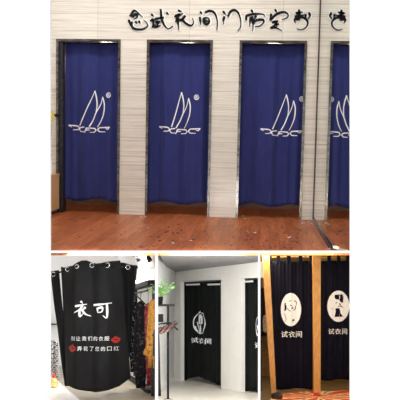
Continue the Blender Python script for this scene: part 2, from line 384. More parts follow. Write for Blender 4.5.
# sign characters on the wall
SG = {
 '念': (120, [[(70, 75), (100, 38), (150, 80)], [(85, 82), (105, 62), (118, 80), (95, 95)], [(60, 102), (66, 128)], [(80, 115), (78, 140), (100, 160), (150, 162), (185, 142), (178, 118), (163, 105)], [(106, 113), (112, 124)], [(128, 110), (134, 122)]]),
 '试': (120, [[(212, 64), (225, 75)], [(205, 106), (222, 99), (222, 135), (216, 151), (236, 132)], [(235, 95), (290, 82)], [(240, 116), (268, 110)], [(252, 114), (250, 142)], [(234, 149), (270, 139)], [(272, 32), (278, 90), (298, 138), (325, 160), (353, 142)], [(312, 54), (325, 63)]]),
 '衣': (170, [[(58, 38), (76, 44)], [(34, 80), (50, 68), (86, 58)], [(62, 62), (46, 92), (38, 112)], [(50, 90), (55, 130), (60, 165)], [(102, 74), (80, 95), (60, 102)], [(75, 96), (110, 126), (140, 138), (157, 120), (152, 92)]]),
 '间': (170, [[(204, 48), (213, 60)], [(200, 84), (203, 112), (205, 131)], [(236, 50), (265, 40), (295, 52), (312, 90), (316, 130), (312, 166)], [(226, 88), (228, 118), (245, 130), (262, 114), (258, 90), (238, 84), (226, 90)], [(236, 106), (256, 108)]]),
 '门': (220, [[(22, 45), (39, 67)], [(29, 80), (22, 105), (25, 126)], [(55, 76), (70, 46), (100, 35), (126, 62), (138, 110), (136, 148), (120, 172)]]),
 '帘': (220, [[(210, 36), (221, 54)], [(174, 100), (181, 72), (240, 60), (290, 64), (299, 80)], [(206, 84), (200, 112), (198, 142)], [(214, 80), (220, 120), (218, 172)], [(224, 112), (255, 100), (286, 100), (291, 116), (266, 140), (238, 144)], [(240, 74), (230, 94)]]),
 '定': (265, [[(68, 33), (79, 52)], [(42, 62), (31, 98)], [(38, 100), (75, 64), (125, 48), (152, 62), (148, 84), (116, 98)], [(50, 118), (84, 104)], [(72, 108), (70, 130), (38, 150)], [(38, 152), (72, 152), (112, 172)], [(74, 132), (92, 128)]]),
 '制': (265, [[(207, 56), (248, 48)], [(200, 77), (256, 69)], [(226, 35), (226, 98)], [(206, 84), (196, 105), (205, 119)], [(270, 64), (272, 86)], [(293, 54), (299, 74), (288, 91)], [(212, 98), (236, 82), (265, 90), (284, 116), (275, 146), (245, 166), (214, 160)]]),
}
WH_ = {'念': 'leftmost whole character, with a curled base', '试': 'second whole character, with a long sweeping hook', '衣': 'third whole character, with a dot over two legs', '间': 'fourth whole character, a box inside a gate arch',
       '门': 'fifth whole character, an empty gate arch', '帘': 'sixth whole character, a roof over a looped stem', '定': 'seventh whole character, a roof over a zigzag', '制': 'last character, a big round hook beside the mirror'}
for ch_, (ox, strokes) in SG.items():
    cx = ox+sum(p[0] for s in strokes for p in s)/sum(len(s) for s in strokes)/6.667
    loc = hitY(cx, 31, 0)
    t = thing('sign_character', 'black wall sign %s' % WH_[ch_], 'sign', loc, 'black brush characters of the wall sign')
    def fs_(x, y, ox=ox): return hitY(ox+x/6.667, 5+y/6.667, 0)
    mb = MB()
    for s in strokes: ribbon(mb, s, 14, lambda x, y: fs_(x+3, y+3)+Vector((0, -.006, 0)), Vector((0, .0055, 0)))
    mb.build('backing', M['signback'], t)
    mb = MB()
    for s in strokes:
        mb = MB(); ribbon(mb, s, 7.3, lambda x, y: fs_(x, y)+Vector((0, -.018, 0)), Vector((0, .012, 0)), True, True)
        mb.build('brush_stroke', M['signblack'], t)
# tan cabinet at far left and yellow ornament
YCAB = -.16
p0 = hitY(56, 170, YCAB); p1 = hitZ(55.6, 226, 0)
t = thing('cabinet', 'tan wooden cabinet at the left end of the stone wall', 'cabinet', (p0.x-.2, YCAB, 0))
zc = hitY(53, 176.5, -.3).z
mb = MB(); mb.box((-1.2, -.50, .05), (p0.x-.005, YCAB+.15, zc)); mb.build('body', M['tan'], t)
mb = MB(); mb.box((-1.2, -.515, zc), (p0.x+.002, YCAB+.155, zc+.018)); mb.build('cabinet_top', M['tan'], t)
mb = MB(); mb.box((-1.19, -.48, 0), (p0.x-.03, YCAB+.14, .05)); mb.build('plinth', M['darkwood'], t)
zt = zc+.018
bx = hitY(51.5, 172, -.25).x
t = thing('flower_vase', 'dark vase with yellow flowers on the tan cabinet', 'vase', (bx, -.25, zt))
mb = MB(); prof = [(.03, 0), (.035, .03), (.025, .12), (.012, .25), (.014, .32)]
mb.rings([[Vector((bx-.02+r*math.cos(k*.524), -.25+r*math.sin(k*.524), zt+z)) for k in range(12)] for r, z in prof]); mb.build('vase', M['signback'], t, True)
for q in ((51.5, 113, .03), (50.8, 118, .028), (53, 115.5, .022), (51.8, 122, .018)):
    c = hitY(q[0], q[1], -.25); mb = MB()
    mb.tube([(bx-.02, -.25, zt+.3), c], .002, 6)
    mb.build('stem', M['leaf'], t)
    mb = MB()
    for k in range(10):
        a = k*.628; d = Vector((math.cos(a), -.3-.4*(k % 2), math.sin(a)))*q[2]; s = Vector((-math.sin(a), 0, math.cos(a)))*q[2]*.35
        mb.prism([c, c+d*.6+s, c+d*1.05, c+d*.6-s], Vector((0, .004, 0)))
    mb.build('flower', M['yellow'], t)
# door pull next to the ornament
mb = MB(); c = hitY(56.6, 115.5, 0); mb.tube([(c.x, .0, c.z), (c.x, -.035, c.z)], [.008, .008]); mb.tube([(c.x, -.03, c.z), (c.x, -.04, c.z), (c.x, -.055, c.z), (c.x, -.06, c.z)], [.008, .018, .018, .008])
tag(mb.build('coat_hook', M['blackmetal']), 'small black round hook on the stone wall left of the leftmost curtain', 'hook')
# litter on the floor
spots = []
for (x0, y0, x1, y1, n) in ((262, 226, 300, 249, 22), (148, 222, 205, 249, 18), (205, 224, 262, 249, 9), (66, 214, 118, 240, 9), (118, 222, 150, 249, 5), (296, 224, 318, 249, 5)):
    for k in range(n): spots.append((random.uniform(x0, x1), random.uniform(y0, y1), 0))
for (x0, y0, x1, y1, n) in ((140, 214.5, 149, 218, 5), (302, 221, 312.5, 224.5, 8), (240, 214, 246, 219, 2), (140, 224, 150, 232, 2), (165, 228, 215, 246, 3), (245, 229, 256, 234, 3), (288, 236, 300, 240, 2)):
    for k in range(n): spots.append((random.uniform(x0, x1), random.uniform(y0, y1), 1))
for x, y, pale in spots:
    c = hitZ(x, y, .0005); r = random.uniform(.009, .019); n = random.choice((4, 5, 6)); a0 = random.random()*6; mb = MB()
    pts = [c+Vector((math.cos(a0+k*6.283/n)*r*random.uniform(.6, 1.3), math.sin(a0+k*6.283/n)*r*random.uniform(1, 2.4), 0)) for k in range(n)]
    mb.prism(pts, Vector((0, 0, .002)))
    if pale: tag(mb.build('paper_scrap', M['litter_pale']), 'tiny pale scrap of paper lying on the reddish wood floor', 'litter', 'pale scraps on the wood floor')
    else: tag(mb.build('paper_scrap', M['litter_dark']), 'tiny dark scrap lying on the reddish wood floor', 'litter', 'dark scraps on the wood floor')

# ================================================================== LOWER ROOMS, common frame
HZ = 315.0; KK = (HZ-200)/F; HH = .80
UP = (-(EY) + EZ*KK).normalized()
def flo(x, y): return at(x, y, HH*F/(y-HZ))
NF = UP
def vplane(xa, ya, xb, yb):
    a, b = flo(xa, ya), flo(xb, yb); n = (b-a).cross(UP).normalized()
    if n.dot(a-CAM) < 0: n = -n
    return a, n      # normal points away from the camera
FWD = (EZ - UP*EZ.dot(UP)).normalized()     # horizontal forward in the lower frame
def fplane(y, xc=200):                       # upright frontal plane standing on the floor at pixel row y
    return flo(xc, y), FWD
# floors
def floorpoly(pts, name, m, z=0.0):
    mb = MB(); mb.prism([flo(*p)+UP*z for p in pts], -UP*.02); return mb.build(name, m)
DF = (fw(200, 300)-CAM).dot(EZ)+.25
def partition(x0, x1):
    mb = MB(); a = [at(x0, 251.7, DF), at(x1, 251.7, DF), at(x1, 410, DF), at(x0, 410, DF)]
    b = [at(x0, 249, 9.9), at(x1, 249, 9.9), at(x1, 400, 9.9), at(x0, 400, 9.9)]
    mb.hexa(a, b); return struct(mb.build('wall_partition', M['wallwhite']))
partition(155.2, 157.4); partition(258.2, 260.2); partition(46, 47.5); partition(352.5, 354)
def ceil(x0, x1, m):
    mb = MB(); mb.prism([at(x0, 251.4, DF), at(x1, 251.4, DF), at(x1, 251.4, 6.7), at(x0, 251.4, 6.7)], UP*.004); mb.prism([at(x0, 251.4, 6.7), at(x1, 251.4, 6.7), at(x1, 247, 9.9), at(x0, 247, 9.9)], UP*.004); return struct(mb.build('ceiling', m))
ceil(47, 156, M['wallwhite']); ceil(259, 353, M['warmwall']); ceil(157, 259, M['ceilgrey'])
def arealight(px, py, d, sx, sy, e, col=(1, 1, 1), aim=None):
    l = bpy.data.lights.new('lamp', 'AREA'); l.shape = 'RECTANGLE'; l.size = sx; l.size_y = sy; l.energy = e; l.color = col
    o = bpy.data.objects.new('lamp', l); COL.objects.link(o); o.location = at(px, py, d)
    v = (aim if aim else -UP); o.rotation_euler = v.to_track_quat('-Z', 'Y').to_euler(); return o

# ------------------------------------------------------------------ ROOM 2: black curtain on a ring rail, clothes rail
struct(floorpoly([(46, 404), (156.3, 404), (156.3, 362), (46, 362)], 'floor', M['floorbeige']))
BP, BN = fplane(366)
mb = MB(); bw = lambda x, y: hit(x, y, BP, BN)
mb.prism([bw(47, 247.5), bw(140, 247.5), bw(140, 367), bw(47, 367)], BN*.03); struct(mb.build('wall_back', M['wallwhite']))
RP, RN = vplane(122, 370, 157, 393.5)
rw = lambda x, y: hit(x, y, RP, RN)
mb = MB(); mb.prism([rw(118, 247.5), rw(155.6, 251.6), rw(155.6, 395), rw(118, 367.5)], RN*.03); struct(mb.build('wall_right', M['wallwhite']))
# ring-rail curtain
ZC2 = 7.0
cp = at(95, 300, ZC2); FN = FWD
fc = lambda x, y: hit(x, y, cp, FN)
t = thing('ring_rail_curtain', 'large black curtain with silver eyelets, white writing and red lips, around a ring rail', 'curtain', fc(95, 392))
topy = interp([(55, 264.5), (60, 266), (67, 265.5), (72, 265.5), (77, 262.5), (81, 260.3), (86, 260), (91, 262), (96, 263.4), (101, 263.2), (106, 262), (112, 260.5), (119, 259)])
boty = interp([(60, 384), (66, 387), (80, 390.5), (95, 392.5), (108, 390.5), (118, 387.5), (127, 381)])
def fold2(x, y):
    return .045*math.sin((x-52)*.20+.4)*(1-.4*(y-262)/130) + .004*math.sin(x*.55+1) + .0022*((x-92)/10)**2*8
cloth(lambda u: (55.5+63*u, topy(55.5+63*u)), lambda u: (63.5+65*u, boty(63.5+65*u)), fc, fold2, FN, 'cloth', M['black'], t, 110, 40)
fc2 = lambda x, y: fc(x, y)+FN*.0
cp3 = cp+FN*.42; fc3 = lambda x, y: hit(x, y, cp3, FN)
cloth(lambda u: (114+23.5*u, 264-1.4*math.sin(u*5)), lambda u: (112+15.5*u, 381-8*u), fc3, lambda x, y: .03*math.sin(x*.5), FN, 'side_panel', M['black'], t, 40, 20)
cp4 = cp+FN*.25; fc4 = lambda x, y: hit(x, y, cp4, FN)
cloth(lambda u: (50+9*u, 271.5-1.5*u), lambda u: (64.5+6*u, 386), fc4, lambda x, y: .01*math.sin(x*.9), FN, 'side_panel', M['black'], t, 20, 20)
def torus(mb, c, r1, r2, nrm, n=20):
    a = nrm.orthogonal().normalized(); b = nrm.cross(a); pts = [c+(a*math.cos(2*math.pi*k/n)+b*math.sin(2*math.pi*k/n))*r1 for k in range(n+1)]
    return mb.tube(pts, r2, 8, False)
for (x, y, off, r) in ((65.6, 268.4, -.01, 1.9), (77, 266.5, -.01, 1.5), (91.4, 265, -.01, 1.9), (107.4, 265.3, -.01, 1.9)):
    mb = MB(); c = fc(x, y)+FN*(fold2(x, y)-.008); torus(mb, c, r*.0118, .0065, (FN+EX*.35).normalized()); mb.build('eyelet', M['chrome'], t, True)
mb = MB(); torus(mb, fc4(53.6, 274.3)-FN*.015, .021, .006, (FN+EX*.3).normalized()); mb.build('eyelet', M['chrome'], t, True)
mb = MB(); torus(mb, fc3(128.3, 267.6)-FN*.04, .021, .006, (FN-EX*.3).normalized()); mb.build('eyelet', M['chrome'], t, True)
mb = MB(); g2 = lambda x, y, o=0.0: fc(x, y)+FN*(fold2(x, y)+o)
rodp = [fc4(52.5, 275)-FN*.03, fc(59, 271)+FN*.12, g2(65.6, 268.4), g2(71, 267.6, -.035), g2(77, 266.6), g2(84, 267, .12), g2(91.4, 265.2, 0), g2(99, 265.6, -.045), g2(107.4, 265.4, 0), fc(116, 266)+FN*.12, fc3(124, 267.5)-FN*.05, fc3(128.3, 267.6)-FN*.03, fc3(137, 267)+FN*.1]
mb.tube(catmull(rodp, 5), .0085, 8); mb.build('ring_rail', M['blackmetal'], t, True)
mpr = lambda x, y: fc(x, y)+FN*(fold2(x, y)-.006)
off = FN*.003
def brushglyph(strokes, x0, y0, sc, hw):
    mb = MB()
    for s in strokes: ribbon(mb, [(x0+x*sc, y0+y*sc) for x, y in s], hw, mpr, off, True, True)
    return mb
YI = [[(42, 2), (50, 12)], [(12, 30), (40, 24), (72, 18)], [(52, 20), (38, 46), (6, 66)], [(34, 48), (36, 88), (52, 74)], [(66, 36), (50, 52)], [(44, 46), (66, 74), (96, 86)]]
KE = [[(0, 16), (50, 12), (98, 4)], [(22, 34), (24, 58)], [(22, 36), (50, 30), (48, 54), (26, 58)], [(76, 12), (78, 60), (74, 90), (56, 78)]]
brushglyph(YI, 73.3, 301, .175, .95).build('large_character', M['print'], t)
brushglyph(KE, 93.6, 302.2, .175, .95).build('large_character', M['print'], t)
textchars('别让我们的衣服', 89.6, 338.6, 4.7, 5.75, mpr, -FN*.001, t, .004)
textchars('弄花了您的口红', 97.2, 348.8, 4.7, 5.95, mpr, -FN*.001, t, .004)
def lips(cx, cy, rx, ry, rot):
    mb = MB(); out = []
    for k in range(28):
        a = 2*math.pi*k/28; x = math.cos(a); y = math.sin(a)
        yy = y*(1 if y > 0 else .85+.15*math.cos(2*x*3.1)); X = x*rx; Y = yy*ry*(1-.45*x*x)
        out.append((cx+X*math.cos(rot)-Y*math.sin(rot), cy+X*math.sin(rot)+Y*math.cos(rot), X, Y))
    inn = [(cx+.55*X*math.cos(rot)-.10*Y*math.sin(rot), cy+.55*X*math.sin(rot)+.14*Y*math.cos(rot)) for _, _, X, Y in out]
    o3 = [mpr(a, b) for a, b, _, _ in out]; i3 = [mpr(a, b) for a, b in inn]; n = 28
    for k in range(n): mb.prism([o3[k], o3[(k+1) % n], i3[(k+1) % n], i3[k]], off)
    return mb
lips(114.6, 339.8, 4.2, 3.7, -.05).build('lip_print', M['lip'], t)
lips(71.6, 348.4, 4.4, 3.9, .1).build('lip_print', M['lip'], t)
# table corner with gold ornament, gingham stool cover, shelf line
TB = flo(60, 404)+UP*.20
ft = lambda x, y: hit(x, y, TB, UP)
t = thing('display_table', 'white table corner at the lower left of the black curtain', 'table', ft(52, 396)-UP*.2)
mb = MB(); mb.prism([ft(46, 377), ft(58.5, 381), ft(83, 403), ft(46, 404)], -UP*.02); mb.build('tabletop', M['tabletop'], t)
mb = MB(); q = ft(60, 396)-UP*.02; mb.tube([q, q-UP*.18], .012); mb.build('leg', M['tabletop'], t)
q = ft(53.6, 387.5)
t = thing('ornament', 'small round gold ornament with red top on the white table', 'ornament', q)
mb = MB(); sc = .041
mb.rings([[q+UP*z*sc+(EX*math.cos(k*.393)+FWD*math.sin(k*.393))*r*sc for k in range(16)] for r, z in ((.5, 0), (.85, .3), (1, .9), (.85, 1.5), (.5, 1.8), (.3, 1.95))]); mb.build('gold_body', M['gold'], t, True)
mb = MB(); mb.rings([[q+UP*z*sc+(EX*math.cos(k*.524)+FWD*math.sin(k*.524))*r*sc for k in range(12)] for r, z in ((.3, 1.96), (.42, 2.2), (.36, 2.6), (.15, 2.8))]); mb.build('red_stopper', M['red'], t, True)
gp = at(54, 360, 7.75)
fg = lambda x, y: hit(x, y, gp, FWD)
t = thing('draped_stool', 'stool draped in black and white checked cloth behind the white table', 'stool', fg(53, 392))
mb = MB()
def loft(mb, rows, P, thick, folds=0, n=36, seed=0):
    rings = []
    for j, (y, xl, xr) in enumerate(rows):
        ring = []
        for k in range(n):
            a = 2*math.pi*k/n; w = 1+.0*math.sin(folds*a+seed)
            cx = (xl+xr)/2; hwx = (xr-xl)/2
            p = hit(cx+hwx*math.cos(a), y, P, FWD)
            tt = thick*(1+.35*math.sin(folds*math.cos(a)*2.2+seed+j*.15)) if folds else thick
            tt *= min(1, .35+j*.12)
            ring.append(p+FWD*math.sin(a)*tt)
        rings.append(ring)
    return mb.rings(rings)
loft(mb, [(340.5, 48.5, 56), (342, 47, 58), (350, 46.5, 58.5), (365, 46, 58.8), (378, 45.5, 59.2), (390, 45, 59.8)], gp, .06, 4); mb.build('checked_cover', M['gingham'], t, False)
mb = MB()
mb.prism([bw(46, 323.2), bw(57, 323.6), bw(57, 325), bw(46, 324.6)], -BN*.12); tag(mb.build('wall_shelf', M['darkwood']), 'thin dark shelf edge on the white wall left of the black curtain', 'shelf')
# clothes rail along the right wall
def rr(x, y, o): return rw(x, y)-RN*o
t = thing('clothes_rail', 'black wall shelf with hanging rail holding dresses at the right', 'rail', rr(140, 384, .08))
mb = MB(); mb.prism([rr(128, 289.4, .0), rr(157, 280.0, .0), rr(157, 285.2, .0), rr(128, 292.2, .0)], -RN*.10); mb.build('shelf_board', M['blackmetal'], t)
mb = MB(); mb.tube([rr(129, 296.5, .1), rr(157, 290.4, .1)], .011, 10); mb.build('rail', M['blackmetal'], t)
for x, ya, yb in ((136.3, 288, 376), (155.4, 284, 392)):
    mb = MB(); mb.prism([rr(x-1, ya, .0), rr(x+1, ya, .0), rr(x+1, yb, .0), rr(x-1, yb, .0)], -RN*.025); mb.build('upright', M['blackmetal'], t)
for x, y in ((142, 294),):
    mb = MB(); mb.tube([rr(x, y-1, .10), rr(x+5.5, y+12, .005)], .008, 8); mb.build('brace', M['blackmetal'], t)
mb = MB(); mb.prism([rr(124, 371.5, .0), rr(157, 390, .0), rr(157, 397, .0), rr(124, 376, .0)], -RN*.10); mb.build('base_board', M['blackmetal'], t)
# hat on the shelf
hp = rr(141.5, 285.0, .05)
t = thing('hat', 'dusty pink felt hat on the black shelf', 'hat', hp)
mb = MB(); mb.rings([[hp+UP*z+(EX*math.cos(k*.393)+FWD*math.sin(k*.393))*r for k in range(16)] for r, z in ((.052, 0), (.054, .006), (.036, .012), (.034, .035), (.026, .052), (.008, .057))]); mb.build('crown', M['hat'], t, True)
mb = MB(); mb.rings([[hp+UP*z+(EX*math.cos(k*.393)+FWD*math.sin(k*.393))*r for k in range(16)] for r, z in ((.037, .011), (.037, .019))]); mb.build('band', M['burgundy'], t, True)
mb = MB(); mb.prism([rr(144, 258.5, .0), rr(156, 254, .0), rr(156, 267, .0), rr(144, 269.5, .0)], -RN*.012); tag(mb.build('notice_board', M['poster']), 'small beige board on the white wall above the clothes rail', 'board')
t = thing('track_light', 'black lighting track with spotlights at the top right corner above the dresses', 'lamp', at(146, 254, 7.9))
mb = MB(); mb.tube([at(134, 255.2, 8.4), at(157, 253.6, 7.2)], .018, 8); mb.build('track', M['blackmetal'], t)
for x, d in ((137, 8.25), (147.5, 7.65)):
    mb = MB(); c = at(x, 256, d); mb.tube([c, c-UP*.025+EX*.012, c-UP*.055+EX*.03-FWD*.01], [.020, .026, .029], 12); mb.build('spotlight', M['blackmetal'], t, True)
def garment(label, m, rows, Z, thick, folds, seed, hookx, hooky):
    P = at((rows[0][1]+rows[0][2])/2, rows[0][0], Z)
    t = thing('dress', label, 'dress', hit((rows[-1][1]+rows[-1][2])/2, rows[-1][0], P, FWD), 'dresses on the wall rail')
    mb = MB(); loft(mb, rows, P, thick, folds, 40, seed); mb.build('garment', m, t, True, 155.5)
    mb = MB(); c = hit(hookx, hooky, P, FWD); s0 = hit((rows[0][1]+rows[0][2])/2, rows[0][0]+1, P, FWD)
    mb.tube([s0, s0.lerp(c, .6), c, c+UP*.012+EX*.008, c+EX*.016+UP*.002], .0028, 6)
    w = hit(rows[2][1]+1, rows[2][0]+1, P, FWD); w2 = hit(rows[2][2]-1, rows[2][0]+1, P, FWD); mb.tube([w, s0, w2], .004, 6)
    mb.build('hanger', M['blackmetal'], t)
garment('black dress with white speckles, farthest left on the rail beside the curtain', M['dotblack'], [(299, 132.5, 134), (301, 131.5, 135.5), (305, 130, 137), (318, 128.8, 138), (335, 128, 138.5), (352, 128, 138), (357, 129.5, 137), (372, 130.5, 138.5)], 7.75, .03, 3, .4, 133.6, 295.5)
garment('long black floral dress in the middle of the rail', M['florablack'], [(301, 139.5, 141.5), (302.5, 137.5, 143.5), (307, 135.5, 145.5), (322, 134.6, 146.3), (340, 133.5, 146.8), (356, 133.5, 147), (372, 134.5, 146.2), (388, 136, 145.5)], 7.45, .035, 4, 1.3, 140.6, 294)
garment('burgundy print dress between the black floral dress and the mustard dress', M['burgundy'], [(303, 147.5, 149), (305, 145.5, 150.5), (312, 144.4, 151), (330, 144.8, 151), (350, 145.5, 151), (370, 146, 151.5), (386, 146.5, 152)], 7.35, .02, 3, 2.3, 148.2, 292.8)
garment('mustard yellow print dress with flared hem at the right end of the rail', M['mustard'], [(299.5, 151.5, 154.5), (301, 149.8, 157.5), (308, 148, 159), (330, 146.8, 160), (345, 146.2, 160), (352, 143.5, 160.5), (355, 143, 160.5), (356, 147.5, 160), (368, 147.8, 160)], 6.95, .03, 4, .9, 152.8, 291)

# ------------------------------------------------------------------ ROOM 3: cream wall with two black curtained cubicles
struct(floorpoly([(156.5, 404), (259, 404), (259, 366), (156.5, 366)], 'floor', M['floorpale']))
DP, DN = vplane(181, 381, 241, 391.8)
dw = lambda x, y: hit(x, y, DP, DN)
def by(x): return 381+(x-181)*.18+.6
def ty(x): return 272-(x-174)*.119
mb = MB(); th = DN*.05
def q3(x0, x1, t0, t1, b0, b1): mb.prism([dw(x0, t0), dw(x1, t1), dw(x1, b1), dw(x0, b0)], th)
q3(174, 180.6, ty(174), ty(180.6), by(174), by(180.6))
q3(180.6, 221, ty(180.6), ty(221), 281.2, 279.8)
q3(221, 241, ty(221), ty(241), by(221), by(241))
q3(241, 259.2, ty(241), ty(259.2), 278.6, 277.5)
struct(mb.build('wall_back', M['wallcream']))
# ceiling in front of that wall
cpn = dw(215, ty(215)); cl = lambda x, y: hit(x, y, cpn, UP)
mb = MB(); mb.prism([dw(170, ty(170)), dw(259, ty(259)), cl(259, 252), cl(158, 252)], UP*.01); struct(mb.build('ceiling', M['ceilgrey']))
# left wall with skirting
LP, LN = vplane(163, 390.5, 175.5, 379)
lw = lambda x, y: hit(x, y, LP, LN)
mb = MB(); mb.prism([lw(157.3, 252), lw(174.8, 268), lw(174.8, 380), lw(157.3, 397)], LN*.02); struct(mb.build('wall_left', M['wallwhite']))
mb = MB(); mb.prism([lw(158, 387.5), lw(174.6, 374.8), lw(174.6, 379.6), lw(158, 395)], -LN*.012); struct(mb.build('baseboard_left', M['wallwhite']))
# dark back of the cubicles
mb = MB(); bb = DP+DN*.5; b3 = lambda x, y: hit(x, y, bb, DN)
mb.prism([b3(172, 262), b3(258, 262), b3(258, 392), b3(172, 392)], DN*.02); struct(mb.build('wall_cubicle', M['wallcream']))
dc = DP+DN*.055
d3 = lambda x, y: hit(x, y, dc, DN)
def fold3(x, y): return .020+.014*math.sin(x*.42+.6)*(.5+.5*(y-280)/100)+.006*math.sin(x*1.1)
t = thing('cubicle_curtain', 'black curtain with white oval figure emblem in the left cubicle of the cream wall', 'curtain', d3(201, 382), 'black cubicle curtains in the cream wall')
bo3 = interp([(178, 380.5), (183, 380.8), (190, 377.8), (196, 376.8), (202, 378.3), (208, 381), (214, 384.2), (223, 386)])
cloth(lambda u: (179.3+43*u, 282.4-u*1.2), lambda u: (179.6+43*u, bo3(179.6+43*u)), d3, fold3, DN, 'cloth', M['black2'], t, 80, 30)
m3 = lambda x, y: d3(x, y)+DN*(fold3(x, y)-.005); of3 = DN*.003
def figemblem(t, cx, cy, mp, of, clipx=None):
    mb = MB(); e = ell(cx, cy, 6.1, 10.6, 28)
    ribbon(mb, e+[e[0]], .33, mp, of, False)
    for s in ([(cx-1, cy-10.5), (cx+.2, cy-12)], [(cx+2, cy-10), (cx+4.5, cy-9.5)], [(cx-5, cy+3), (cx-4, cy+7), (cx-1.5, cy+8)], [(cx-3.4, cy-1), (cx-2.6, cy+4), (cx-1.4, cy+7)], [(cx+4.6, cy+5), (cx+3, cy+9)]): ribbon(mb, s, .4, mp, of)
    mb.build('oval_ring', M['print'], t, False, clipx)
    mb = MB(); fillpoly(mb, [(cx-2.2, cy-6), (cx-1.3, cy-8.6), (cx+.6, cy-9), (cx+2, cy-7), (cx+2.4, cy-3), (cx+2.3, cy+.3), (cx+.6, cy+1.3), (cx-1.5, cy+.6), (cx-2.3, cy-2)], mp, of)
    fillpoly(mb, [(cx-.3, cy+1.8), (cx+.6, cy+1.8), (cx+1, cy+6), (cx+.8, cy+10), (cx-1.6, cy+10.2), (cx-.8, cy+6)], mp, of)
    mb.build('emblem_figure', M['print'], t, False, clipx)
figemblem(t, 198.8, 323.2, m3, of3)
def skew(mp, x0, k): return lambda x, y: mp(x, y+(x-x0)*k)
textchars('试衣间', 200.4, 340.8, 6.2, 7.0, m3, -DN*.001, t, .02, .08)
t = thing('cubicle_curtain', 'black curtain half cut off in the right cubicle of the cream wall', 'curtain', d3(250, 393), 'black cubicle curtains in the cream wall')
cloth(lambda u: (239.5+19.5*u, 279.8), lambda u: (239.5+19.5*u, 390.5+1.2*math.sin(u*9)), d3, lambda x, y: .02+.010*math.sin(x*.9), DN, 'cloth', M['black2'], t, 50, 30)
m3b = lambda x, y: d3(x, y)+DN*(.02+.010*math.sin(x*.9)-.005)
figemblem(t, 260.2, 326.5, m3b, of3, 259)
textchars('试衣间', 263.8, 345.6, 7.2, 7.6, m3b, -DN*.001, t, .02, .04, 1, 259)
for i, (xa, ya, xb, yb) in enumerate(((187.6, 284.7, 200.5, 284.3), (209.3, 284.6, 221, 284.2), (240.5, 281.9, 254, 281.3))):
    mb = MB(); mb.tube([d3(xa, ya)-DN*.018, d3(xb, yb)-DN*.018], .010, 12)
    tag(mb.build('curtain_rod', M['rod']), ['white curtain rod piece at the top left of the left cubicle', 'white curtain rod piece beside the cream pillar in the left cubicle', 'white curtain rod piece at the top of the right cubicle'][i], 'rod', 'white rod pieces over the cubicles')
# display stand: pole, top shelf, hanger arm
ZS = 6.75; sp_ = at(168, 340, ZS)
s3 = lambda x, y, o=0.0: hit(x, y, sp_, FWD)+FWD*o
t = thing('display_stand', 'black display stand with a small shelf and a straight pole', 'stand', s3(168, 402))
mb = MB(); mb.prism([s3(166.9, 305.5), s3(169.1, 305.5), s3(169.1, 399), s3(166.9, 399)], FWD*.015); mb.build('pole', M['blackmetal'], t)
mb = MB(); mb.prism([s3(157.8, 304.2, -.05), s3(174.3, 304.2, -.05), s3(174.3, 306.2, -.05), s3(157.8, 306.2, -.05)], FWD*.12); mb.build('shelf', M['blackmetal'], t)
mb = MB(); mb.prism([s3(156, 314, .03), s3(163, 314, .03), s3(163, 322, .03), s3(156, 322, .03)], FWD*.04); mb.build('holder_box', M['blackmetal'], t)
mb = MB(); mb.tube([s3(156, 324.5, -.02), s3(170, 322.5, -.02), s3(178, 330, -.03)], .008, 8); mb.build('hanger_arm', M['blackmetal'], t)
mb = MB(); mb.tube([s3(160, 400.5, -.05), s3(168, 398.8), s3(176, 400.5, -.05)], .008, 8); mb.build('foot', M['blackmetal'], t)
for k in range(7):
    x = 158.2+k*2.7; y = 330.5-k*.75+(.4 if k % 2 else 0)
    c = s3(x, y, -.02-k*.004)
    h = thing('hanger', ['brown wooden hanger at the left end of the stand arm', 'brown hanger second from the left on the stand arm', 'brown hanger third from the left on the stand arm', 'middle brown hanger on the stand arm', 'brown hanger third from the right on the stand arm', 'brown hanger second from the right on the stand arm', 'brown hanger at the right end of the stand arm'][k], 'hanger', c, 'wooden hangers on the stand')
    mb = MB(); a = c-FWD*.10-EX*.045-UP*.045; b = c+FWD*.03+EX*.03+UP*.03
    mb.tube([a, a.lerp(c, .5)+UP*.006, c+UP*.010, c.lerp(b, .5)+UP*.006, b], [.008, .012, .014, .012, .008], 8); mb.build('wooden_bar', M['darkwood' if k % 2 == 0 else 'pinkwood'], h, True)
    mb = MB(); mb.tube([c+UP*.012, c+UP*.035, c+UP*.048+EX*.008, c+UP*.046+EX*.018], .0025, 6); mb.build('hook', M['blackmetal'], h)
dg_ = s3(157.5, 318, .12)
t = thing('coat', 'narrow dark garment at the left edge behind the display stand pole', 'coat', s3(158, 399, .12))
mb = MB(); loft(mb, [(330, 154, 158.6), (334, 153, 159.4), (352, 152, 159.8), (380, 151, 160.6), (396, 151, 161.2)], dg_, .03, 3); mb.build('garment', M['coat'], t, True)
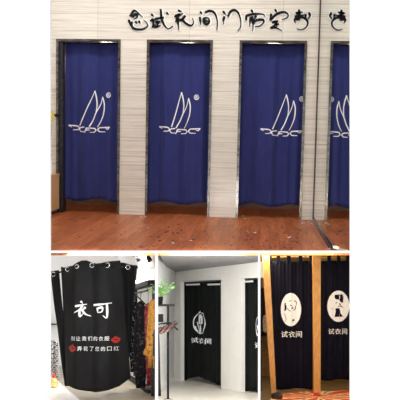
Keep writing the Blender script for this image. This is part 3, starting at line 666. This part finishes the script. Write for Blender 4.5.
# plant
pb = s3(160.3, 304.2, 0)
t = thing('potted_plant', 'small leafy green plant in a black pot on the stand shelf', 'plant', pb)
mb = MB(); mb.rings([[pb+UP*z+(EX*math.cos(k*.393)+FWD*math.sin(k*.393))*r for k in range(16)] for r, z in ((.021, 0), (.028, .07), (.030, .072), (.026, .07))]); mb.build('pot', M['blackmetal'], t, True)
random.seed(3); stems = MB(); lv = MB()
for k in range(34):
    a = random.uniform(0, 6.28); el_ = random.uniform(.45, 1.45); L = random.uniform(.08, .19)
    d = (EX*math.cos(a)*math.cos(el_)+FWD*math.sin(a)*math.cos(el_)*.7+UP*math.sin(el_)); d = (d+EX*.16).normalized(); o_ = pb+UP*.06; e = o_+d*L
    stems.tube([o_, o_.lerp(e, .5)+UP*.01, e], .0014, 5)
    for j in range(4):
        c = o_.lerp(e, .5+.16*j); s = Vector((random.uniform(-1, 1), random.uniform(-1, 1), random.uniform(-.2, .8))).normalized(); w = s.cross(d).normalized(); r = random.uniform(.022, .036)
        lv.add([c, c+s*r*.5+w*r*.34, c+s*r+UP*-.002, c+s*r*.5-w*r*.34, c+s*r*.5+UP*.003], [(0, 1, 4), (1, 2, 4), (2, 3, 4), (3, 0, 4)])
stems.build('stems', M['leaf'], t); lv.build('leaves', M['leaf'], t)

# ------------------------------------------------------------------ ROOM 4: golden posts with inky portrait curtains
struct(floorpoly([(259, 404), (353, 404), (353, 372), (259, 372)], 'floor', M['shopfloor']))
Q4, N4 = fplane(376); w4 = lambda x, y: hit(x, y, Q4, N4)
mb = MB(); mb.prism([w4(259, 247), w4(353, 247), w4(353, 335), w4(259, 335)], N4*.03); struct(mb.build('wall_back', M['warmwall']))
mb = MB(); mb.prism([w4(259, 335), w4(353, 335), w4(353, 377), w4(259, 377)], N4*.03-N4*.01); struct(mb.build('trim_1', M['shopbrown']))
P4 = flo(300, 393.5); p4 = lambda x, y, o=0.0: hit(x, y, P4, FWD)+FWD*o
mb = MB(); mb.prism([p4(262, 250), p4(269, 250), p4(276.4, 394), p4(271.6, 394)], FWD*.06)
tag(mb.build('wooden_post', M['oak']), 'slightly leaning golden wooden post left of the portrait curtains', 'post', 'golden wooden posts')
mb = MB(); mb.prism([p4(312.8, 250), p4(320.8, 250), p4(320.6, 394), p4(313.8, 394)], FWD*.06)
tag(mb.build('wooden_post', M['oak']), 'upright golden wooden post between the two portrait curtains', 'post', 'golden wooden posts')
C4 = P4+FWD*.09; c4 = lambda x, y: hit(x, y, C4, FWD)
mb = MB(); mb.tube([c4(262, 257), c4(356, 257.6)], .007, 10); tag(mb.build('curtain_rod', M['oak']), 'thin golden rod carrying the two portrait curtains', 'rod')
def fold4(x, y): return .012*math.sin(x*.62+.5)*(.4+.6*(y-260)/130)+.004*math.sin(x*1.7)
def pcurtain(label, tl, tr, bl, br, ht, hb, tabs, draw, cx, cy, rx, ry, tx, tyy, ts):
    t = thing('portrait_curtain', label, 'curtain', c4((bl+br)/2, hb), 'dark curtains with white portrait ovals')
    cloth(lambda u: (tl+(tr-tl)*u, ht+.3*math.sin(u*14)), lambda u: (bl+(br-bl)*u, hb+.8*math.sin(u*8)), c4, fold4, FWD, 'cloth', M['inky'], t, 80, 30)
    for x in tabs:
        mb = MB(); mb.prism([c4(x-1.8, 254.6)-FWD*.012, c4(x+1.8, 254.6)-FWD*.012, c4(x+1.9, 262)-FWD*.014, c4(x-1.9, 262)-FWD*.014], FWD*.004)
        mb.prism([c4(x-1.8, 254.2)-FWD*.012, c4(x+1.8, 254.2)-FWD*.012, c4(x+1.8, 255.0)-FWD*.012, c4(x-1.8, 255.0)-FWD*.012], FWD*.024)
        mb.build('tab', M['inky'], t)
    mp = lambda x, y: c4(x, y)+FWD*(fold4(x, y)-.006)
    mb = MB(); o = ell(cx, cy, rx, ry, 40); 
    for rr_ in range(6):      # rings so that the print follows the folds
        a = ell(cx, cy, rx*(rr_+1)/6, ry*(rr_+1)/6, 40); b = ell(cx, cy, rx*rr_/6+.001, ry*rr_/6+.001, 40)
        for k in range(40): mb.add([mp(*a[k]), mp(*a[(k+1) % 40]), mp(*b[(k+1) % 40]), mp(*b[k])], [(0, 1, 2, 3)])
    mb.build('white_oval', M['print'], t)
    mp2 = lambda x, y: c4(x, y)+FWD*(fold4(x, y)-.009)
    for poly in draw[0]:
        mb = MB(); fillpoly(mb, poly, mp2, FWD*.002); mb.build('portrait_shape', M['inky'], t)
    for s, w in draw[1]:
        mb = MB(); ribbon(mb, s, w, mp2, FWD*.002); mb.build('portrait_line', M['inky'], t)
    textchars('试衣间', tx, tyy, ts*.95, ts, mp, -FWD*.001, t, .008)
pcurtain('dark curtain with pale face in a white oval, between the two golden posts', 267.6, 314, 274.5, 314.6, 260.8, 389, (269.8, 278.2, 288.6, 300.4, 311),
    ([[(284.4, 303.5), (285.8, 303), (286.6, 307), (286.2, 310), (284, 311.5), (284.6, 308)], [(292.4, 319.6), (294.4, 319), (294, 321), (292, 321.4)], [(291, 307.8), (293.4, 307.2), (293.2, 308.6), (291.2, 309)]],
     [([(289, 301.2), (291.5, 300.6)], .35), ([(294.2, 300.8), (296.4, 302), (296.8, 305)], .4), ([(290, 305), (292.4, 306.4)], .4), ([(295.6, 306), (295, 309), (293, 310.6)], .4), ([(286.8, 308), (289.4, 310.8), (291, 311.2)], .3), ([(284, 313), (286, 318), (285, 322)], .2)]),
    290.8, 309.6, 10.2, 16.6, 291.6, 334.2, 7.2)
pcurtain('dark curtain with dark haired figure in a white oval, right of the middle golden post', 320, 356, 320, 356, 260.8, 380, (329, 338.6, 347.8),
    ([[(334.6, 294.8), (342, 294.4), (343.2, 297), (342.6, 303), (340.4, 302), (338.6, 299.6), (336, 299.2), (334.6, 298)], [(335.4, 308.2), (339.4, 308.4), (340.2, 313), (342.6, 316.6), (334.4, 317), (335.6, 312)]],
     [([(335.6, 303), (337, 302.6)], .35), ([(339.4, 303.5), (340.4, 305.6), (342.6, 307.6)], .5), ([(338, 306.4), (340, 306.8)], .35), ([(331.6, 308.4), (333, 309)], .3)]),
    338.3, 306.2, 11.1, 15.6, 337.8, 331.4, 6.6)
# coat with pale bag in the gap at the left
cpz = w4(264, 300)-N4*.25
t = thing('coat', 'dark coat hanging in the gap left of the leaning golden post', 'coat', hit(264, 335, cpz, FWD))
mb = MB(); loft(mb, [(288, 262, 265), (289.5, 259.5, 268), (300, 259, 269.5), (318, 258.5, 270), (336, 258.5, 271)], cpz, .03, 3); mb.build('garment', M['coat'], t, True)
mb = MB(); c = hit(263.5, 288, cpz, FWD); mb.tube([c, c+UP*.02, c+UP*.03+EX*.01], .003, 6); mb.build('hook', M['blackmetal'], t)
bp_ = hit(266, 322, cpz, FWD)-FWD*.06
t = thing('bag', 'small pale patterned bag hanging in front of the dark coat', 'bag', bp_-UP*.07)
bg = lambda x, y: hit(x, y, bp_, FWD)
mb = MB(); loft(mb, [(315, 264, 267.5), (316.5, 262.8, 269), (324, 262.5, 270), (331, 263, 270.4), (332.5, 264, 269.5)], bp_, .02, 2); mb.build('pouch', pattern('pale_print', [(.3, (.25, .2, .2)), (.5, (.6, .55, .5)), (.7, (.75, .72, .7))], 60), t, True)
mb = MB(); mb.tube([bg(264.5, 315), bg(265, 306), bg(266.6, 306), bg(267, 315)], .003, 6); mb.build('strap', M['darkwood'], t)
# rug
M['rug'] = mm = mat('starburst_rug', (.5, .1, .04), .9)
tc = mm.node_tree.nodes.new('ShaderNodeTexCoord'); sep = mm.node_tree.nodes.new('ShaderNodeSeparateXYZ'); mm.node_tree.links.new(tc.outputs['Object'], sep.inputs[0])
at2 = mm.node_tree.nodes.new('ShaderNodeMath'); at2.operation = 'ARCTAN2'; mm.node_tree.links.new(sep.outputs[1], at2.inputs[0]); mm.node_tree.links.new(sep.outputs[0], at2.inputs[1])
mu = mm.node_tree.nodes.new('ShaderNodeMath'); mu.operation = 'MULTIPLY'; mu.inputs[1].default_value = 11; mm.node_tree.links.new(at2.outputs[0], mu.inputs[0])
si = mm.node_tree.nodes.new('ShaderNodeMath'); si.operation = 'SINE'; mm.node_tree.links.new(mu.outputs[0], si.inputs[0])
nz = noise(mm, coords(mm), 14, 3); ad = mm.node_tree.nodes.new('ShaderNodeMath'); ad.operation = 'MULTIPLY_ADD'; ad.inputs[1].default_value = .32; mm.node_tree.links.new(si.outputs[0], ad.inputs[0]); mm.node_tree.links.new(nz, ad.inputs[2])
setcol(mm, ramp(mm, ad.outputs[0], [(.25, (.55, .03, .015)), (.42, (.75, .12, .03)), (.55, (.80, .34, .08)), (.72, (.9, .74, .42)), (.9, (.10, .03, .02))]))
cen = flo(318.5, 397.5)+UP*.004
mb = MB()
rp = [flo(273, 396.5), flo(290, 393.2), flo(315, 391.5), flo(335, 392), flo(356, 390), flo(356, 404), flo(268, 404)]
mb.prism([p+UP*.003 for p in rp], UP*.005)
o = mb.build('rug', M['rug']); d_ = cen-o.location
for v in o.data.vertices: v.co -= d_
o.location = cen
tag(o, 'red and gold starburst rug on the floor in front of the portrait curtains', 'rug')
mb = MB(); c = flo(317.5, 396.5)+UP*.01
for k in range(14):
    a = k*math.pi/7; r = .042 if k % 2 else .026
    r2 = .026 if k % 2 else .042; a2 = a+math.pi/7
    mb.prism([c, c+EX*math.cos(a)*r+FWD*math.sin(a)*r*2, c+EX*math.cos(a2)*r2+FWD*math.sin(a2)*r2*2], UP*.006)
tag(mb.build('rosette', M['lip']), 'red and pink rosette at the foot of the middle golden post', 'ornament')
mb = MB(); c = flo(277, 399.5)+UP*.0
mb.rings([[c+UP*z+(EX*math.cos(k*.314)+FWD*math.sin(k*.314))*r for k in range(20)] for r, z in ((.045, 0.008), (.056, .02), (.054, .04), (.038, .06), (.008, .068))])
tag(mb.build('pouf', M['coat'], None, True), 'low black rounded pouf at the foot of the leaning post', 'pouf')

# ================================================================== LIGHT
w = bpy.data.worlds.new('sky'); SC.world = w; w.use_nodes = True
w.node_tree.nodes['Background'].inputs['Color'].default_value = (1, 1, 1, 1); w.node_tree.nodes['Background'].inputs['Strength'].default_value = 1.15
def room1_light(x, y, sx, sy, e, col=(1, .98, .95)):
    l = bpy.data.lights.new('lamp', 'AREA'); l.shape = 'RECTANGLE'; l.size = sx; l.size_y = sy; l.energy = e; l.color = col
    o = bpy.data.objects.new('lamp', l); COL.objects.link(o); o.location = (x, y, WH-.03)
room1_light(.55, -.75, 3.2, .25, 32)
room1_light(.55, -1.9, 3.0, .4, 14)
arealight(105, 254.5, 5.7, .6, .12, 22, (1, .98, .96), FWD*.85-UP*.5)  # unseen flood added to brighten the ring curtain and white walls
arealight(138, 252.3, 8.3, .35, .25, 70, (1, .98, .96))  # unseen light added to whiten the back wall behind the curtain
arealight(208, 254.5, 5.7, .55, .12, 42, (1, 1, .99), FWD*.85-UP*.5)  # unseen flood added to lift the dark cream wall room
arealight(305, 254.5, 5.7, .6, .12, 16, (1, .9, .78), FWD*.9-UP*.4)  # unseen fill added to brighten the ovals and oak posts
arealight(266, 251.9, 7.4, .12, .2, 9, (1, .85, .6))  # warm light added for the dark gap left of the leaning post
arealight(300, 251.9, 7.55, .5, .1, 8, (1, .8, .5))
for x in (-.35, .72, 1.83):  # added fill lights inside the cabins, brightening the floor under the hems
    l = bpy.data.lights.new('cabin_fill', 'POINT'); l.energy = 12.0; l.color = (1, .85, .7); l.shadow_soft_size = .08
    o = bpy.data.objects.new('cabin_fill', l); COL.objects.link(o); o.location = (x, .75, 1.9)
vs = SC.view_settings; vs.view_transform = 'Standard'; vs.look = 'None'; vs.exposure = 0; vs.gamma = 1; vs.use_curve_mapping = False
